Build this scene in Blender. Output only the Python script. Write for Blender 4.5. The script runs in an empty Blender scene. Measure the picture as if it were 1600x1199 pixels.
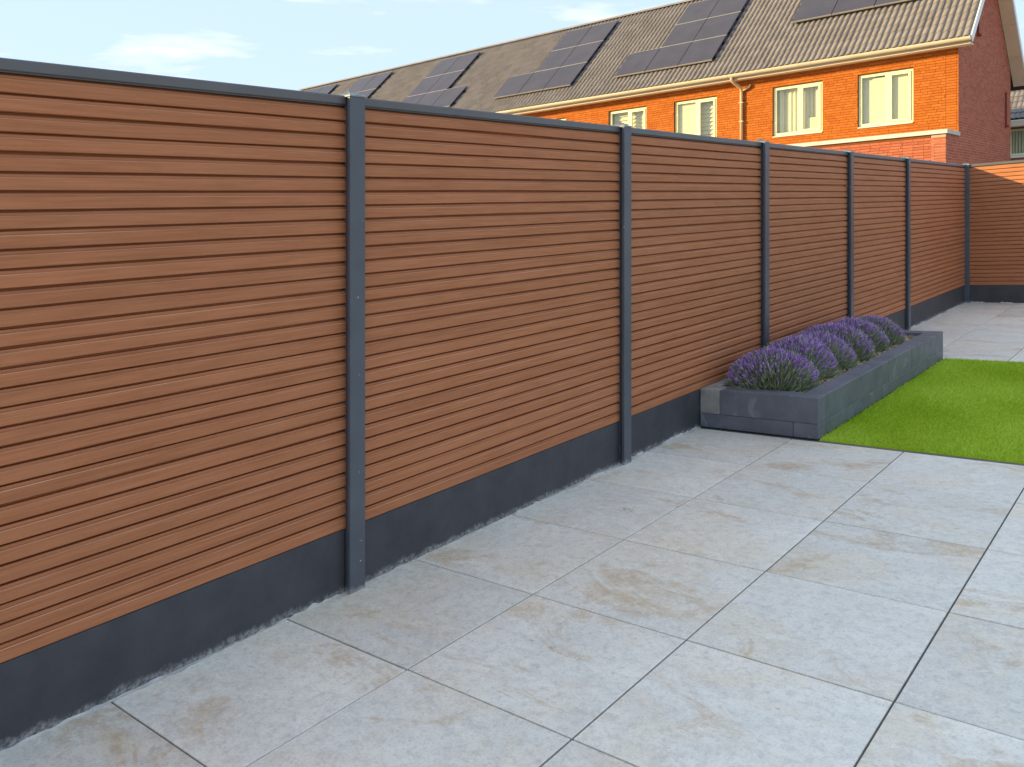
import bpy, math, random
import numpy as np
from mathutils import Vector

random.seed(7); rng = np.random.default_rng(7)
scn = bpy.context.scene

# ------------------------------------------------------------------ camera
cam_d = bpy.data.cameras.new('camera'); cam = bpy.data.objects.new('camera', cam_d)
scn.collection.objects.link(cam); scn.camera = cam
cam.location = (2.4155, 0.0, 1.4473)
cam.rotation_euler = (math.pi/2, 0, 0.6933)
cam_d.sensor_width = 36; cam_d.lens = 29.29; cam_d.shift_y = -0.1878
cam_d.clip_start = 0.05; cam_d.clip_end = 3000

# ------------------------------------------------------------------ sky and sun
SUN_EL = math.radians(16.2)
TRAVEL = Vector((0.735*math.cos(SUN_EL), 0.678*math.cos(SUN_EL), -math.sin(SUN_EL)))   # way the sunlight goes
world = bpy.data.worlds.new('World'); scn.world = world; world.use_nodes = True
wt = world.node_tree; wt.nodes.clear()
def wn(t): return wt.nodes.new(t)
w_out = wn('ShaderNodeOutputWorld'); w_bg = wn('ShaderNodeBackground'); w_sky = wn('ShaderNodeTexSky')
w_sky.sky_type = 'NISHITA'; w_sky.sun_disc = False
w_sky.sun_elevation = SUN_EL; w_sky.sun_rotation = math.atan2(-TRAVEL.x, -TRAVEL.y)
w_sky.air_density = 1.0; w_sky.dust_density = 0.4; w_sky.ozone_density = 1.0; w_sky.altitude = 0
w_bg.inputs['Strength'].default_value = 0.15
# thin fair-weather clouds in the sky: noise on the view direction, flattened towards the horizon
tc = wn('ShaderNodeTexCoord'); mp = wn('ShaderNodeMapping'); mp.inputs['Scale'].default_value = (2.2, 2.2, 13.0)
mp.inputs['Location'].default_value = (0.35, 0.1, 0.62)
nz = wn('ShaderNodeTexNoise'); nz.inputs['Scale'].default_value = 1.6; nz.inputs['Detail'].default_value = 7; nz.inputs['Roughness'].default_value = 0.55
rp = wn('ShaderNodeValToRGB'); rp.color_ramp.elements[0].position = 0.53; rp.color_ramp.elements[1].position = 0.72
veil = wn('ShaderNodeMix'); veil.data_type = 'RGBA'; veil.inputs['Factor'].default_value = 0.93      # even, pale high haze over the whole sky
veil.inputs['B'].default_value = (2.12, 2.70, 3.55, 1)
wt.links.new(w_sky.outputs['Color'], veil.inputs['A'])
mx = wn('ShaderNodeMix'); mx.data_type = 'RGBA'; mx.inputs['B'].default_value = (4.3, 4.2, 3.95, 1)
sc_ = wn('ShaderNodeMath'); sc_.operation = 'MULTIPLY'; sc_.inputs[1].default_value = 0.85
wt.links.new(tc.outputs['Generated'], mp.inputs['Vector']); wt.links.new(mp.outputs['Vector'], nz.inputs['Vector'])
wt.links.new(nz.outputs['Fac'], rp.inputs['Fac']); wt.links.new(rp.outputs['Color'], sc_.inputs[0])
wt.links.new(sc_.outputs[0], mx.inputs['Factor']); wt.links.new(veil.outputs['Result'], mx.inputs['A'])
wt.links.new(mx.outputs['Result'], w_bg.inputs['Color']); wt.links.new(w_bg.outputs[0], w_out.inputs['Surface'])

sun_d = bpy.data.lights.new('sun', 'SUN'); sun = bpy.data.objects.new('sun', sun_d); scn.collection.objects.link(sun)
sun_d.energy = 3.9; sun_d.angle = math.radians(0.5); sun_d.color = (1.0, 0.78, 0.36)
sun.rotation_euler = TRAVEL.to_track_quat('-Z', 'Y').to_euler(); sun.location = (-8, -8, 12)
scn.view_settings.view_transform = 'Standard'; scn.view_settings.look = 'None'
scn.view_settings.gamma = 1.0; scn.view_settings.use_curve_mapping = False
scn.view_settings.exposure = 1.15
scn.cycles.max_bounces = 8; scn.cycles.use_denoising = True

# ------------------------------------------------------------------ the site rises gently away from the fence
K = 0.0765      # cross-fall of the garden (m per m along x)
KH = 0.0615     # fall of the street that the terrace follows
COL = scn.collection

def link(o, parent=None):
    COL.objects.link(o)
    if parent is not None: o.parent = parent
    return o
def tag(o, label=None, category=None, group=None, kind=None):
    if label: o['label'] = label
    if category: o['category'] = category
    if group: o['group'] = group
    if kind: o['kind'] = kind
    return o
def empty(name, loc, k=K):
    o = bpy.data.objects.new(name, None); o.empty_display_size = 0.1
    o.location = (loc[0], loc[1], loc[2] + k*loc[0]); return link(o)

class MB:
    """collects vertices and faces in site coordinates (z measured from the sloping site)"""
    def __init__(s): s.v = []; s.f = []; s.t = []
    def add(s, vs, fs, tint=0.5):
        b = len(s.v); s.v += [tuple(p) for p in vs]
        for f in fs: s.f.append(tuple(b+i for i in f)); s.t.append(tint)
    def box(s, x0, x1, y0, y1, z0, z1, tint=0.5):
        s.add([(x0,y0,z0),(x1,y0,z0),(x1,y1,z0),(x0,y1,z0),(x0,y0,z1),(x1,y0,z1),(x1,y1,z1),(x0,y1,z1)],
              [(3,2,1,0),(4,5,6,7),(0,1,5,4),(1,2,6,5),(2,3,7,6),(3,0,4,7)], tint)
    def cbox(s, x0, x1, y0, y1, z0, z1, c=0.003, tint=0.5):
        """box with chamfered edges all round"""
        n = len(s.v); P = []
        for (X, sx) in ((x0,1),(x1,-1)):
            for (Y, sy) in ((y0,1),(y1,-1)):
                for (Z, sz) in ((z0,1),(z1,-1)):
                    P += [(X, Y+sy*c, Z+sz*c), (X+sx*c, Y, Z+sz*c), (X+sx*c, Y+sy*c, Z)]
        def i(a,b,c_,k): return (a*4+b*2+c_)*3+k
        F = []
        F.append([i(0,0,0,0),i(0,0,1,0),i(0,1,1,0),i(0,1,0,0)]); F.append([i(1,0,0,0),i(1,1,0,0),i(1,1,1,0),i(1,0,1,0)])
        F.append([i(0,0,0,1),i(1,0,0,1),i(1,0,1,1),i(0,0,1,1)]); F.append([i(0,1,0,1),i(0,1,1,1),i(1,1,1,1),i(1,1,0,1)])
        F.append([i(0,0,0,2),i(0,1,0,2),i(1,1,0,2),i(1,0,0,2)]); F.append([i(0,0,1,2),i(1,0,1,2),i(1,1,1,2),i(0,1,1,2)])
        for a in (0,1):
            for b in (0,1):
                F.append([i(a,b,0,0),i(a,b,0,1),i(a,b,1,1),i(a,b,1,0)])
                F.append([i(a,0,b,0),i(a,0,b,2),i(a,1,b,2),i(a,1,b,0)])
                F.append([i(0,a,b,1),i(0,a,b,2),i(1,a,b,2),i(1,a,b,1)])
                for c_ in (0,1): F.append([i(a,b,c_,0),i(a,b,c_,1),i(a,b,c_,2)])
        s.add(P, F, tint)
    def prism_y(s, prof, y0, y1, tint=0.5, caps=True):
        """profile of (x,z) points drawn out along y"""
        n = len(prof); vs = [(x,y0,z) for x,z in prof] + [(x,y1,z) for x,z in prof]
        fs = [(i,(i+1)%n,n+(i+1)%n,n+i) for i in range(n)]
        if caps: fs += [tuple(range(n-1,-1,-1)), tuple(range(n,2*n))]
        s.add(vs, fs, tint)
    def prism_x(s, prof, x0, x1, tint=0.5, caps=True):
        n = len(prof); vs = [(x0,y,z) for y,z in prof] + [(x1,y,z) for y,z in prof]
        fs = [(i,(i+1)%n,n+(i+1)%n,n+i) for i in range(n)]
        if caps: fs += [tuple(range(n-1,-1,-1)), tuple(range(n,2*n))]
        s.add(vs, fs, tint)
    def tube(s, pts, r, n=10, tint=0.5):
        pts = [Vector(p) for p in pts]; rings = []
        for j, p in enumerate(pts):
            d = (pts[min(j+1,len(pts)-1)] - pts[max(j-1,0)]).normalized()
            a = d.orthogonal().normalized() if abs(d.z) < 0.9 else Vector((1,0,0)).cross(d).normalized()
            b = d.cross(a).normalized()
            rings.append([p + r*(math.cos(2*math.pi*i/n)*a + math.sin(2*math.pi*i/n)*b) for i in range(n)])
        # keep neighbouring rings aligned
        for j in range(1, len(rings)):
            best = min(range(n), key=lambda q: sum((rings[j][(i+q)%n]-rings[j-1][i]).length for i in range(n)))
            rings[j] = [rings[j][(i+best)%n] for i in range(n)]
        vs = [p for ring in rings for p in ring]; fs = []
        for j in range(len(rings)-1):
            for i in range(n): fs.append((j*n+i, j*n+(i+1)%n, (j+1)*n+(i+1)%n, (j+1)*n+i))
        fs += [tuple(range(n-1,-1,-1)), tuple(range((len(rings)-1)*n, len(rings)*n))]
        s.add(vs, fs, tint)
    def mesh(s, name, mat, org=(0,0,0), k=K, smooth=False):
        m = bpy.data.meshes.new(name); v = np.array(s.v, dtype=float) - np.array(org, dtype=float)
        v[:,2] += k*v[:,0]
        m.from_pydata([tuple(q) for q in v], [], s.f)
        a = m.attributes.new('tint', 'FLOAT', 'FACE'); a.data.foreach_set('value', np.array(s.t, dtype=np.float32))
        m.materials.append(mat)
        if smooth: m.polygons.foreach_set('use_smooth', [True]*len(m.polygons))
        m.update(); return m
    def build(s, name, mat, parent=None, org=(0,0,0), k=K, smooth=False):
        """one mesh object; org = its origin in site coordinates"""
        o = bpy.data.objects.new(name, s.mesh(name, mat, org, k, smooth))
        place(o, org, parent, k); return link(o, parent)
def place(o, org, parent, k=K):
    w = Vector((org[0], org[1], org[2] + k*org[0]))
    o.location = w - parent_world(parent)
def parent_world(p):
    w = Vector((0,0,0))
    while p is not None: w += p.location; p = p.parent
    return w
def put(name, mesh, parent, org, k=K):
    """another object that shares the mesh"""
    o = bpy.data.objects.new(name, mesh); place(o, org, parent, k); return link(o, parent)

def tri_mesh(name, mat, verts, faces, tint=None, smooth=False):
    """big vertex/face arrays straight into a mesh (faces all with the same count)"""
    m = bpy.data.meshes.new(name); nf, kf = faces.shape
    m.vertices.add(len(verts)); m.vertices.foreach_set('co', verts.astype(np.float32).ravel())
    m.loops.add(nf*kf); m.loops.foreach_set('vertex_index', faces.astype(np.int32).ravel())
    m.polygons.add(nf); m.polygons.foreach_set('loop_start', np.arange(0, nf*kf, kf, dtype=np.int32))
    if smooth: m.polygons.foreach_set('use_smooth', np.ones(nf, dtype=bool))
    if tint is not None:
        a = m.attributes.new('tint', 'FLOAT', 'FACE'); a.data.foreach_set('value', tint.astype(np.float32))
    m.materials.append(mat); m.update(calc_edges=True); m.validate(); return m

# ------------------------------------------------------------------ materials
class NT:
    def __init__(s, name):
        s.m = bpy.data.materials.new(name); s.m.use_nodes = True; s.t = s.m.node_tree; s.t.nodes.clear()
        s.out = s.n('ShaderNodeOutputMaterial'); s.p = s.n('ShaderNodeBsdfPrincipled')
        s.l(s.p.outputs[0], s.out.inputs['Surface'])
    def n(s, t, **kw):
        o = s.t.nodes.new(t)
        for a, b in kw.items(): setattr(o, a, b)
        return o
    def l(s, a, b): s.t.links.new(a, b)
    def coord(s, kind='Object', scale=(1,1,1), rand=False):
        tc = s.n('ShaderNodeTexCoord'); mp = s.n('ShaderNodeMapping'); mp.inputs['Scale'].default_value = scale
        src = tc.outputs[kind]
        if rand:
            oi = s.n('ShaderNodeObjectInfo'); mul = s.n('ShaderNodeMath', operation='MULTIPLY'); mul.inputs[1].default_value = 91.7
            s.l(oi.outputs['Random'], mul.inputs[0])
            cb = s.n('ShaderNodeCombineXYZ'); s.l(mul.outputs[0], cb.inputs[0]); s.l(mul.outputs[0], cb.inputs[1])
            ad = s.n('ShaderNodeVectorMath', operation='ADD'); s.l(src, ad.inputs[0]); s.l(cb.outputs[0], ad.inputs[1]); src = ad.outputs[0]
        s.l(src, mp.inputs['Vector']); return mp.outputs['Vector']
    def noise(s, vec, scale, detail=4, rough=0.55, dist=0.0):
        o = s.n('ShaderNodeTexNoise'); o.inputs['Scale'].default_value = scale; o.inputs['Detail'].default_value = detail
        o.inputs['Roughness'].default_value = rough; o.inputs['Distortion'].default_value = dist; s.l(vec, o.inputs['Vector']); return o.outputs['Fac']
    def ramp(s, fac, stops):
        o = s.n('ShaderNodeValToRGB'); e = o.color_ramp.elements
        while len(e) < len(stops): e.new(0.5)
        for q, (p, c) in zip(e, stops):
            q.position = p; q.color = (c, c, c, 1) if not hasattr(c, '__len__') else (*c, 1)
        s.l(fac, o.inputs['Fac']); return o.outputs['Color']
    def mix(s, fac, a, b, mode='MIX'):
        o = s.n('ShaderNodeMix', data_type='RGBA', blend_type=mode)
        for sock, val in (('Factor', fac), ('A', a), ('B', b)):
            if hasattr(val, 'is_output'): s.l(val, o.inputs[sock])
            elif sock == 'Factor': o.inputs[sock].default_value = val
            else: o.inputs[sock].default_value = (*val, 1)
        return o.outputs['Result']
    def math(s, op, a, b=None):
        o = s.n('ShaderNodeMath', operation=op)
        for i, v in enumerate((a, b)):
            if v is None: continue
            if hasattr(v, 'is_output'): s.l(v, o.inputs[i])
            else: o.inputs[i].default_value = v
        return o.outputs[0]
    def attr(s, name='tint'):
        o = s.n('ShaderNodeAttribute', attribute_name=name); return o.outputs['Fac']
    def rand(s): return s.n('ShaderNodeObjectInfo').outputs['Random']
    def bump(s, h, strength=0.3, dist=0.002):
        o = s.n('ShaderNodeBump'); o.inputs['Strength'].default_value = strength; o.inputs['Distance'].default_value = dist
        s.l(h, o.inputs['Height']); s.l(o.outputs[0], s.p.inputs['Normal'])
    def fin(s, col=None, rough=0.6, spec=0.5, metal=0.0):
        if col is not None:
            if hasattr(col, 'is_output'): s.l(col, s.p.inputs['Base Color'])
            else: s.p.inputs['Base Color'].default_value = (*col, 1)
        if hasattr(rough, 'is_output'): s.l(rough, s.p.inputs['Roughness'])
        else: s.p.inputs['Roughness'].default_value = rough
        s.p.inputs['Specular IOR Level'].default_value = spec; s.p.inputs['Metallic'].default_value = metal
        return s.m

def m_tile():
    t = NT('porcelain_tile'); v = t.coord('Object', (1,1,1), True); vs = t.coord('Object', (1.0,1.75,1), True)
    c = t.mix(t.ramp(t.noise(v, 2.4, 6, .62, .4), [(.32,0),(.68,1)]), (.74,.705,.625), (.89,.84,.73))
    c = t.mix(t.ramp(t.noise(vs, 1.5, 7, .68, .6), [(.46,0),(.64,.75)]), c, (.84,.70,.50))
    c = t.mix(t.ramp(t.noise(vs, 9, 7, .72, .5), [(.44,0),(.66,.7)]), c, (.93,.89,.77))
    c = t.mix(t.ramp(t.noise(v, 30, 6, .75), [(.36,.5),(.52,0)]), c, (.53,.50,.435))
    st = t.ramp(t.noise(vs, 1.9, 10, .70, .9), [(.555,0),(.60,.5),(.69,.95)])
    st = t.mix(1.0, st, t.ramp(t.noise(v, 26, 7, .8), [(.36,.12),(.56,1)]), 'MULTIPLY')
    c = t.mix(st, c, (.59,.41,.225))
    sp = t.ramp(t.noise(vs, 6.5, 9, .8, .8), [(.640,0),(.672,.8)])
    c = t.mix(sp, c, (.30,.22,.14))
    c = t.mix(t.ramp(t.noise(v, 110, 5, .8), [(.36,.5),(.5,0)]), c, (.48,.46,.40))
    c = t.mix(t.ramp(t.noise(v, 75, 5, .8), [(.55,0),(.68,.5)]), c, (.94,.92,.86))
    lt = t.ramp(t.noise(vs, 11, 9, .8, .9), [(.63,0),(.67,.8)])
    c = t.mix(lt, c, (.93,.91,.86))
    br = t.math('ADD', t.math('MULTIPLY', t.rand(), .14), .90); cb = t.n('ShaderNodeCombineColor'); [t.l(br, cb.inputs[i]) for i in range(3)]
    c = t.mix(1.0, c, cb.outputs[0], 'MULTIPLY')
    t.bump(t.noise(v, 90, 4, .7), .25, .0015)
    return t.fin(c, t.ramp(t.noise(v, 9, 4), [(.3,.42),(.7,.6)]), .45)
def m_noise(name, a, b, scale=8, rough=.6, spec=.4, bump=.2, bs=80, bd=.002, rnd=True, metal=0):
    t = NT(name); v = t.coord('Object', (1,1,1), rnd)
    c = t.mix(t.ramp(t.noise(v, scale, 5, .6), [(.3,0),(.7,1)]), a, b)
    if bump: t.bump(t.noise(v, bs, 4, .65), bump, bd)
    return t.fin(c, rough, spec, metal)
def m_board(axis):
    t = NT('composite_board_'+axis); sc = (1,.035,1) if axis == 'y' else (.035,1,1)
    v = t.coord('Object', sc, True); vv = t.coord('Object', (1,1,1), True)
    c = t.mix(t.ramp(t.noise(v, 160, 4, .6), [(.3,0),(.7,1)]), (.345,.124,.050), (.475,.182,.079))
    c = t.mix(t.ramp(t.noise(vv, 2.5, 4, .6), [(.35,0),(.75,.5)]), c, (.50,.205,.096))
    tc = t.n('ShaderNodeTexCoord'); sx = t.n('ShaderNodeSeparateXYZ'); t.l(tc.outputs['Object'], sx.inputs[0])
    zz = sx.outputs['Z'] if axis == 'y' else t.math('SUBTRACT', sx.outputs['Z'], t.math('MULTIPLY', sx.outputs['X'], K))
    lip_highlight = t.ramp(t.math('MULTIPLY', zz, 20), [(.645,0),(.655,1),(.682,1),(.69,0)])  # highlight on the board's lip painted into the colour, broken up like edge wear
    lip_highlight = t.mix(1.0, lip_highlight, t.ramp(t.noise(v, 35, 5, .7), [(.36,.05),(.66,.6)]), 'MULTIPLY')
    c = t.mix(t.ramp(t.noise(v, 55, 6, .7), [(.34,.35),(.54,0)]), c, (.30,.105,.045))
    c = t.mix(lip_highlight, c, (.72,.44,.29))
    b = t.math('ADD', t.math('MULTIPLY', t.rand(), .09), .955)
    cb = t.n('ShaderNodeCombineColor'); [t.l(b, cb.inputs[i]) for i in range(3)]
    c = t.mix(1.0, c, cb.outputs[0], 'MULTIPLY')
    t.bump(t.noise(v, 420, 3, .6), .35, .001)
    return t.fin(c, .6, .22)
def m_base():
    t = NT('anthracite_concrete'); v = t.coord('Object', (1,1,1), True)
    c = t.mix(t.ramp(t.noise(v, 7, 6, .65), [(.3,0),(.75,1)]), (.042,.041,.046), (.070,.067,.072))
    tc = t.n('ShaderNodeTexCoord'); sx = t.n('ShaderNodeSeparateXYZ'); t.l(tc.outputs['Object'], sx.inputs[0])
    # cement dust splashed up from the paving, ragged upper edge
    hgt = t.math('ADD', sx.outputs['Z'], t.math('MULTIPLY', t.noise(v, 16, 7, .75), -.085))
    dust = t.ramp(hgt, [(.0,1),(.006,0)])
    dust = t.mix(1.0, t.ramp(t.math('MULTIPLY', t.math('ADD', hgt, .05), 10), [(.15,.75),(.34,0)]), t.ramp(t.noise(v, 70, 5, .8), [(.38,0),(.6,1)]), 'MULTIPLY')
    c = t.mix(dust, c, (.42,.40,.38))
    t.bump(t.noise(v, 60, 6, .7), .3, .002)
    return t.fin(c, .6, .4)
def m_tint(name, dark, light, rough=.7, spec=.3, mid=None, trans=0, nscale=0):
    """colour picked per piece from the tint stored on its faces"""
    t = NT(name); st = [(0,dark),(1,light)] if mid is None else [(0,dark),(.5,mid),(1,light)]
    c = t.ramp(t.attr(), st)
    if nscale:
        v = t.coord('Object'); c = t.mix(t.ramp(t.noise(v, nscale, 4, .65), [(.3,.35),(.65,0)]), c, tuple(q*.45 for q in dark))
    m = t.fin(c, rough, spec)
    if trans:
        tr = t.n('ShaderNodeBsdfTranslucent'); t.l(c, tr.inputs['Color']); mxs = t.n('ShaderNodeMixShader'); mxs.inputs[0].default_value = trans
        t.l(t.p.outputs[0], mxs.inputs[1]); t.l(tr.outputs[0], mxs.inputs[2]); t.l(mxs.outputs[0], t.out.inputs['Surface'])
    return m
def m_rooftile():
    t = NT('roof_tile'); v = t.coord('Object', (1,1,1), True)
    r = t.math('ADD', t.rand(), t.attr()); r = t.math('FRACT', r)
    c = t.mix(r, (.148,.130,.132), (.205,.180,.178))
    c = t.mix(t.ramp(t.noise(v, 9, 5, .7), [(.45,0),(.75,.6)]), c, (.255,.215,.185))
    t.bump(t.noise(v, 60, 4, .7), .2, .002)
    return t.fin(c, .65, .35)
def m_glass():
    t = NT('window_glass'); t.t.nodes.remove(t.p)
    g = t.n('ShaderNodeBsdfGlossy'); g.inputs['Roughness'].default_value = .01
    tr = t.n('ShaderNodeBsdfTransparent'); tr.inputs['Color'].default_value = (.93,.95,.94,1)
    lw = t.n('ShaderNodeLayerWeight'); lw.inputs['Blend'].default_value = .5
    fr = t.n('ShaderNodeMath', operation='MULTIPLY_ADD'); fr.inputs[1].default_value = .7; fr.inputs[2].default_value = .06
    t.l(t.math('POWER', lw.outputs['Facing'], 4.0), fr.inputs[0])
    mxs = t.n('ShaderNodeMixShader'); t.l(fr.outputs[0], mxs.inputs[0]); t.l(tr.outputs[0], mxs.inputs[1]); t.l(g.outputs[0], mxs.inputs[2])
    t.l(mxs.outputs[0], t.out.inputs['Surface']); return t.m
def m_pv():
    t = NT('solar_cells'); v = t.coord('Object', (1,1,1), True)
    c = t.mix(t.ramp(t.noise(v, 2, 3), [(.3,0),(.7,1)]), (.038,.030,.036), (.054,.043,.049))
    t.p.inputs['Coat Weight'].default_value = .15; t.p.inputs['Coat Roughness'].default_value = .12
    return t.fin(c, .42, .4)
M = dict(
    tile=m_tile(), grout=m_noise('grout', (.085,.083,.078), (.15,.146,.135), 30, .9, .2, .5, 200),
    board_y=m_board('y'), board_x=m_board('x'), base=m_base(),
    post=None,
    rail=m_noise('rail_aluminium', (.090,.086,.088), (.115,.110,.110), 3, .38, .5, .1, 300, .0005),
    mortar=m_noise('mortar', (.42,.41,.39), (.60,.575,.54), 25, .9, .2, .8, 120, .004),
    block=None, pale_block=None,
    gravel=m_tint('pea_gravel', (.32,.22,.12), (.82,.68,.50), .7, .3, (.62,.46,.28)),
    soil=m_noise('soil', (.16,.115,.07), (.26,.19,.12), 30, .95, .1, .8, 120, .006),
    leaf=m_tint('lavender_leaf', (.14,.175,.065), (.58,.60,.44), .65, .3, (.32,.36,.20), .15),
    bloom=m_tint('lavender_bloom', (.30,.12,.48), (.82,.64,.93), .7, .2, (.55,.27,.78), .15),
    grass=m_tint('turf_blade', (.24,.38,.012), (.76,.86,.20), .6, .15, (.50,.68,.035), .4),
    turf=m_noise('turf_backing', (.27,.36,.02), (.36,.46,.03), 20, .9, .1, .5, 150, .004),
    ground=m_noise('bare_ground', (.26,.235,.19), (.34,.31,.25), 2, .95, .1, .4, 20, .02),
    steel=m_noise('edging', (.10,.10,.10), (.17,.165,.16), 12, .8, .3, .3, 120),
    brick=m_tint('orange_brick', (.40,.100,.010), (.53,.150,.022), .8, .2, (.46,.122,.014), 0, 45),
    brick_shade_red=m_tint('shade_red_brick', (.38,.100,.052), (.54,.160,.088), .8, .2, (.46,.128,.068), 0, 45),  # redder copy of the facade brick, with shade put into its colour
    mortar_dark=m_noise('wall_mortar', (.13,.085,.06), (.20,.13,.09), 20, .9, .1, .4, 120, .003),
    mortar_orange=m_noise('orange_mortar', (.15,.048,.018), (.21,.07,.026), 20, .9, .1, .4, 120, .003),
    mortar_pale=m_noise('pale_mortar', (.44,.29,.22), (.54,.37,.29), 20, .9, .1, .4, 120, .003),
    concrete=m_noise('pale_concrete', (.48,.45,.40), (.58,.55,.50), 6, .8, .2, .2, 90),
    rooftile=m_rooftile(), roofcore=m_noise('roof_underlay', (.05,.045,.04), (.07,.06,.055), 6, .9, .1, 0),
    gutter=m_noise('cream_gutter', (.50,.42,.30), (.58,.49,.36), 3, .45, .4, .1, 60),
    pipe=m_noise('tan_downpipe', (.46,.32,.18), (.54,.38,.22), 3, .5, .4, .1, 60),
    soffit=m_noise('beige_soffit', (.70,.57,.40), (.78,.64,.46), 2, .6, .3, .1, 60),
    white=m_noise('white_trim', (.70,.70,.68), (.78,.78,.75), 3, .45, .4, .05, 60),
    frame=m_noise('cream_window_frame', (.78,.74,.42), (.84,.80,.48), 3, .4, .4, .05, 60),
    glass=m_glass(), curtain=m_noise('curtain_cloth', (.74,.69,.46), (.82,.77,.54), 4, .9, .1, .2, 200),
    blind=m_noise('roller_blind', (.78,.72,.46), (.84,.78,.52), 2, .9, .1, .1, 200),
    room=m_noise('room_wall', (.38,.35,.25), (.46,.43,.32), 2, .9, .1, 0),
    pv=m_pv(), pvframe=m_noise('panel_frame', (.36,.32,.27), (.44,.39,.33), 4, .4, .5, .05, 60, .001, True, .3),
    black=m_noise('black_mount', (.015,.015,.017), (.025,.025,.028), 6, .5, .4, 0),
    rust=m_noise('red_brown_strip', (.22,.05,.03), (.28,.07,.045), 8, .7, .3, .1, 60),
)
def m_block(name, a, b, eff):
    t = NT(name); v = t.coord('Object', (1,1,1), True); vz = t.coord('Object', (1.2,1.2,.8), True)
    c = t.mix(t.ramp(t.noise(v, 5, 6, .6), [(.3,0),(.7,1)]), a, b)
    e = t.ramp(t.noise(vz, 4.5, 6, .6, 1.2), [(.57,0),(.66,eff),(.72,.1)])
    c = t.mix(e, c, (.30,.32,.34))
    t.bump(t.noise(v, 70, 5, .7), .25, .0015)
    return t.fin(c, t.ramp(t.noise(v, 6, 4), [(.3,.42),(.7,.6)]), .4)
def m_post():
    t = NT('powder_coated_post'); v = t.coord('Object', (1,1,1), True)
    c = t.mix(t.ramp(t.noise(v, 5, 5, .6), [(.3,0),(.7,1)]), (.070,.078,.092), (.092,.101,.116))
    c = t.mix(t.ramp(t.noise(v, 42, 3, .6), [(.735,0),(.75,.8)]), c, (.45,.46,.47))
    tc = t.n('ShaderNodeTexCoord'); sx = t.n('ShaderNodeSeparateXYZ'); t.l(tc.outputs['Object'], sx.inputs[0])
    h_ = t.math('ADD', sx.outputs['Z'], t.math('MULTIPLY', t.noise(v, 28, 6, .8), -.07))
    c = t.mix(t.ramp(t.math('MULTIPLY', t.math('ADD', h_, .05), 10), [(.15,.7),(.36,0)]), c, (.42,.41,.39))
    t.bump(t.noise(v, 220, 4, .6), .18, .0008); return t.fin(c, .42, .5)
M['post'] = m_post()
M['block'] = m_block('dark_stone_block', (.105,.109,.128), (.165,.170,.194), .45)
M['pale_block'] = m_block('lime_stained_block', (.17,.165,.15), (.46,.44,.39), .8)

# ------------------------------------------------------------------ ground
g = MB(); xs = [-900, -3, 6, 900]; zs = [-.33, -.33, .36, .36]
for a in range(3):
    g.add([(xs[a],-900,zs[a]),(xs[a+1],-900,zs[a+1]),(xs[a+1],1500,zs[a+1]),(xs[a],1500,zs[a])], [(0,1,2,3)])
tag(g.build('ground', M['ground'], None, (0,0,0), 0), kind='structure')

# ------------------------------------------------------------------ patio
T = 0.591; X0 = 0.030; Y0 = 1.089; G = 0.0031
patio = empty('patio', (0.6, 2.0, 0)); tag(patio, kind='structure')
bed = MB(); bed.box(-.05, 3.9, -2.4, 12.7, -.06, -.0055); bed.build('grout_bed', M['grout'], patio, (0.6,2.0,0))
def tile_mesh(w, l):
    b = MB(); c = .0013; z0, z1 = -.02, 0
    b.add([(0,0,z0),(w,0,z0),(w,l,z0),(0,l,z0),(0,0,z1-c),(w,0,z1-c),(w,l,z1-c),(0,l,z1-c),(c,c,z1),(w-c,c,z1),(w-c,l-c,z1),(c,l-c,z1)],
          [(0,1,5,4),(1,2,6,5),(2,3,7,6),(3,0,4,7),(4,5,9,8),(5,6,10,9),(6,7,11,10),(7,4,8,11),(8,9,10,11)])
    return b.mesh('paving_tile', M['tile'])
full = tile_mesh(T-2*G, T-2*G)
for i in range(0, 6):
    for j in range(-6, 19):
        if i > 0 and 6 <= j <= 10: continue              # lawn
        if i == 0 and 6 <= j <= 9: continue              # under the planter
        if j < -1 and i > 4: continue
        dz = rng.uniform(-.0008, .0008)
        put('paving_tile', full, patio, (X0+i*T+G, Y0+j*T+G, dz))
# ragged mortar bead where the paving meets the fence
def bead(name, along_y, a0, a1, at):
    n = int((a1-a0)/.012); s = np.linspace(a0, a1, n); b = MB()
    def sm(w): q = rng.normal(size=n+200); kk = np.hanning(w); return (np.convolve(q, kk/np.sqrt((kk**2).sum()), 'same'))[100:100+n]
    hh = np.clip(.004 + .0055*sm(25) + .004*sm(5), .0008, .03); dd = np.clip(.010 + .006*sm(31) + .004*sm(5), .003, .04)
    vs = []
    for q, h_, d_ in zip(s, hh, dd):
        for (o_, z_) in ((-.004, h_), (d_*.45, h_*.6), (d_, .0004)):
            vs.append((at+o_, q, z_) if along_y else (q, at-o_, z_))
    fs = []
    for r in range(n-1):
        for c in range(2):
            f_ = (r*3+c, r*3+c+1, (r+1)*3+c+1, (r+1)*3+c); fs.append(f_ if along_y else f_[::-1])
    b.add(vs, fs); b.build(name, M['mortar'], patio, (at, a0, 0) if along_y else (a0, at, 0), K, True)
FX = 0.032                                               # front face of the fence's concrete base
bead('mortar_joint', True, -.6, 4.66, FX); bead('mortar_joint', True, 7.57, 12.0, FX)
YB = 12.09
bead('mortar_joint', False, .10, 3.4, YB-.03)

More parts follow.
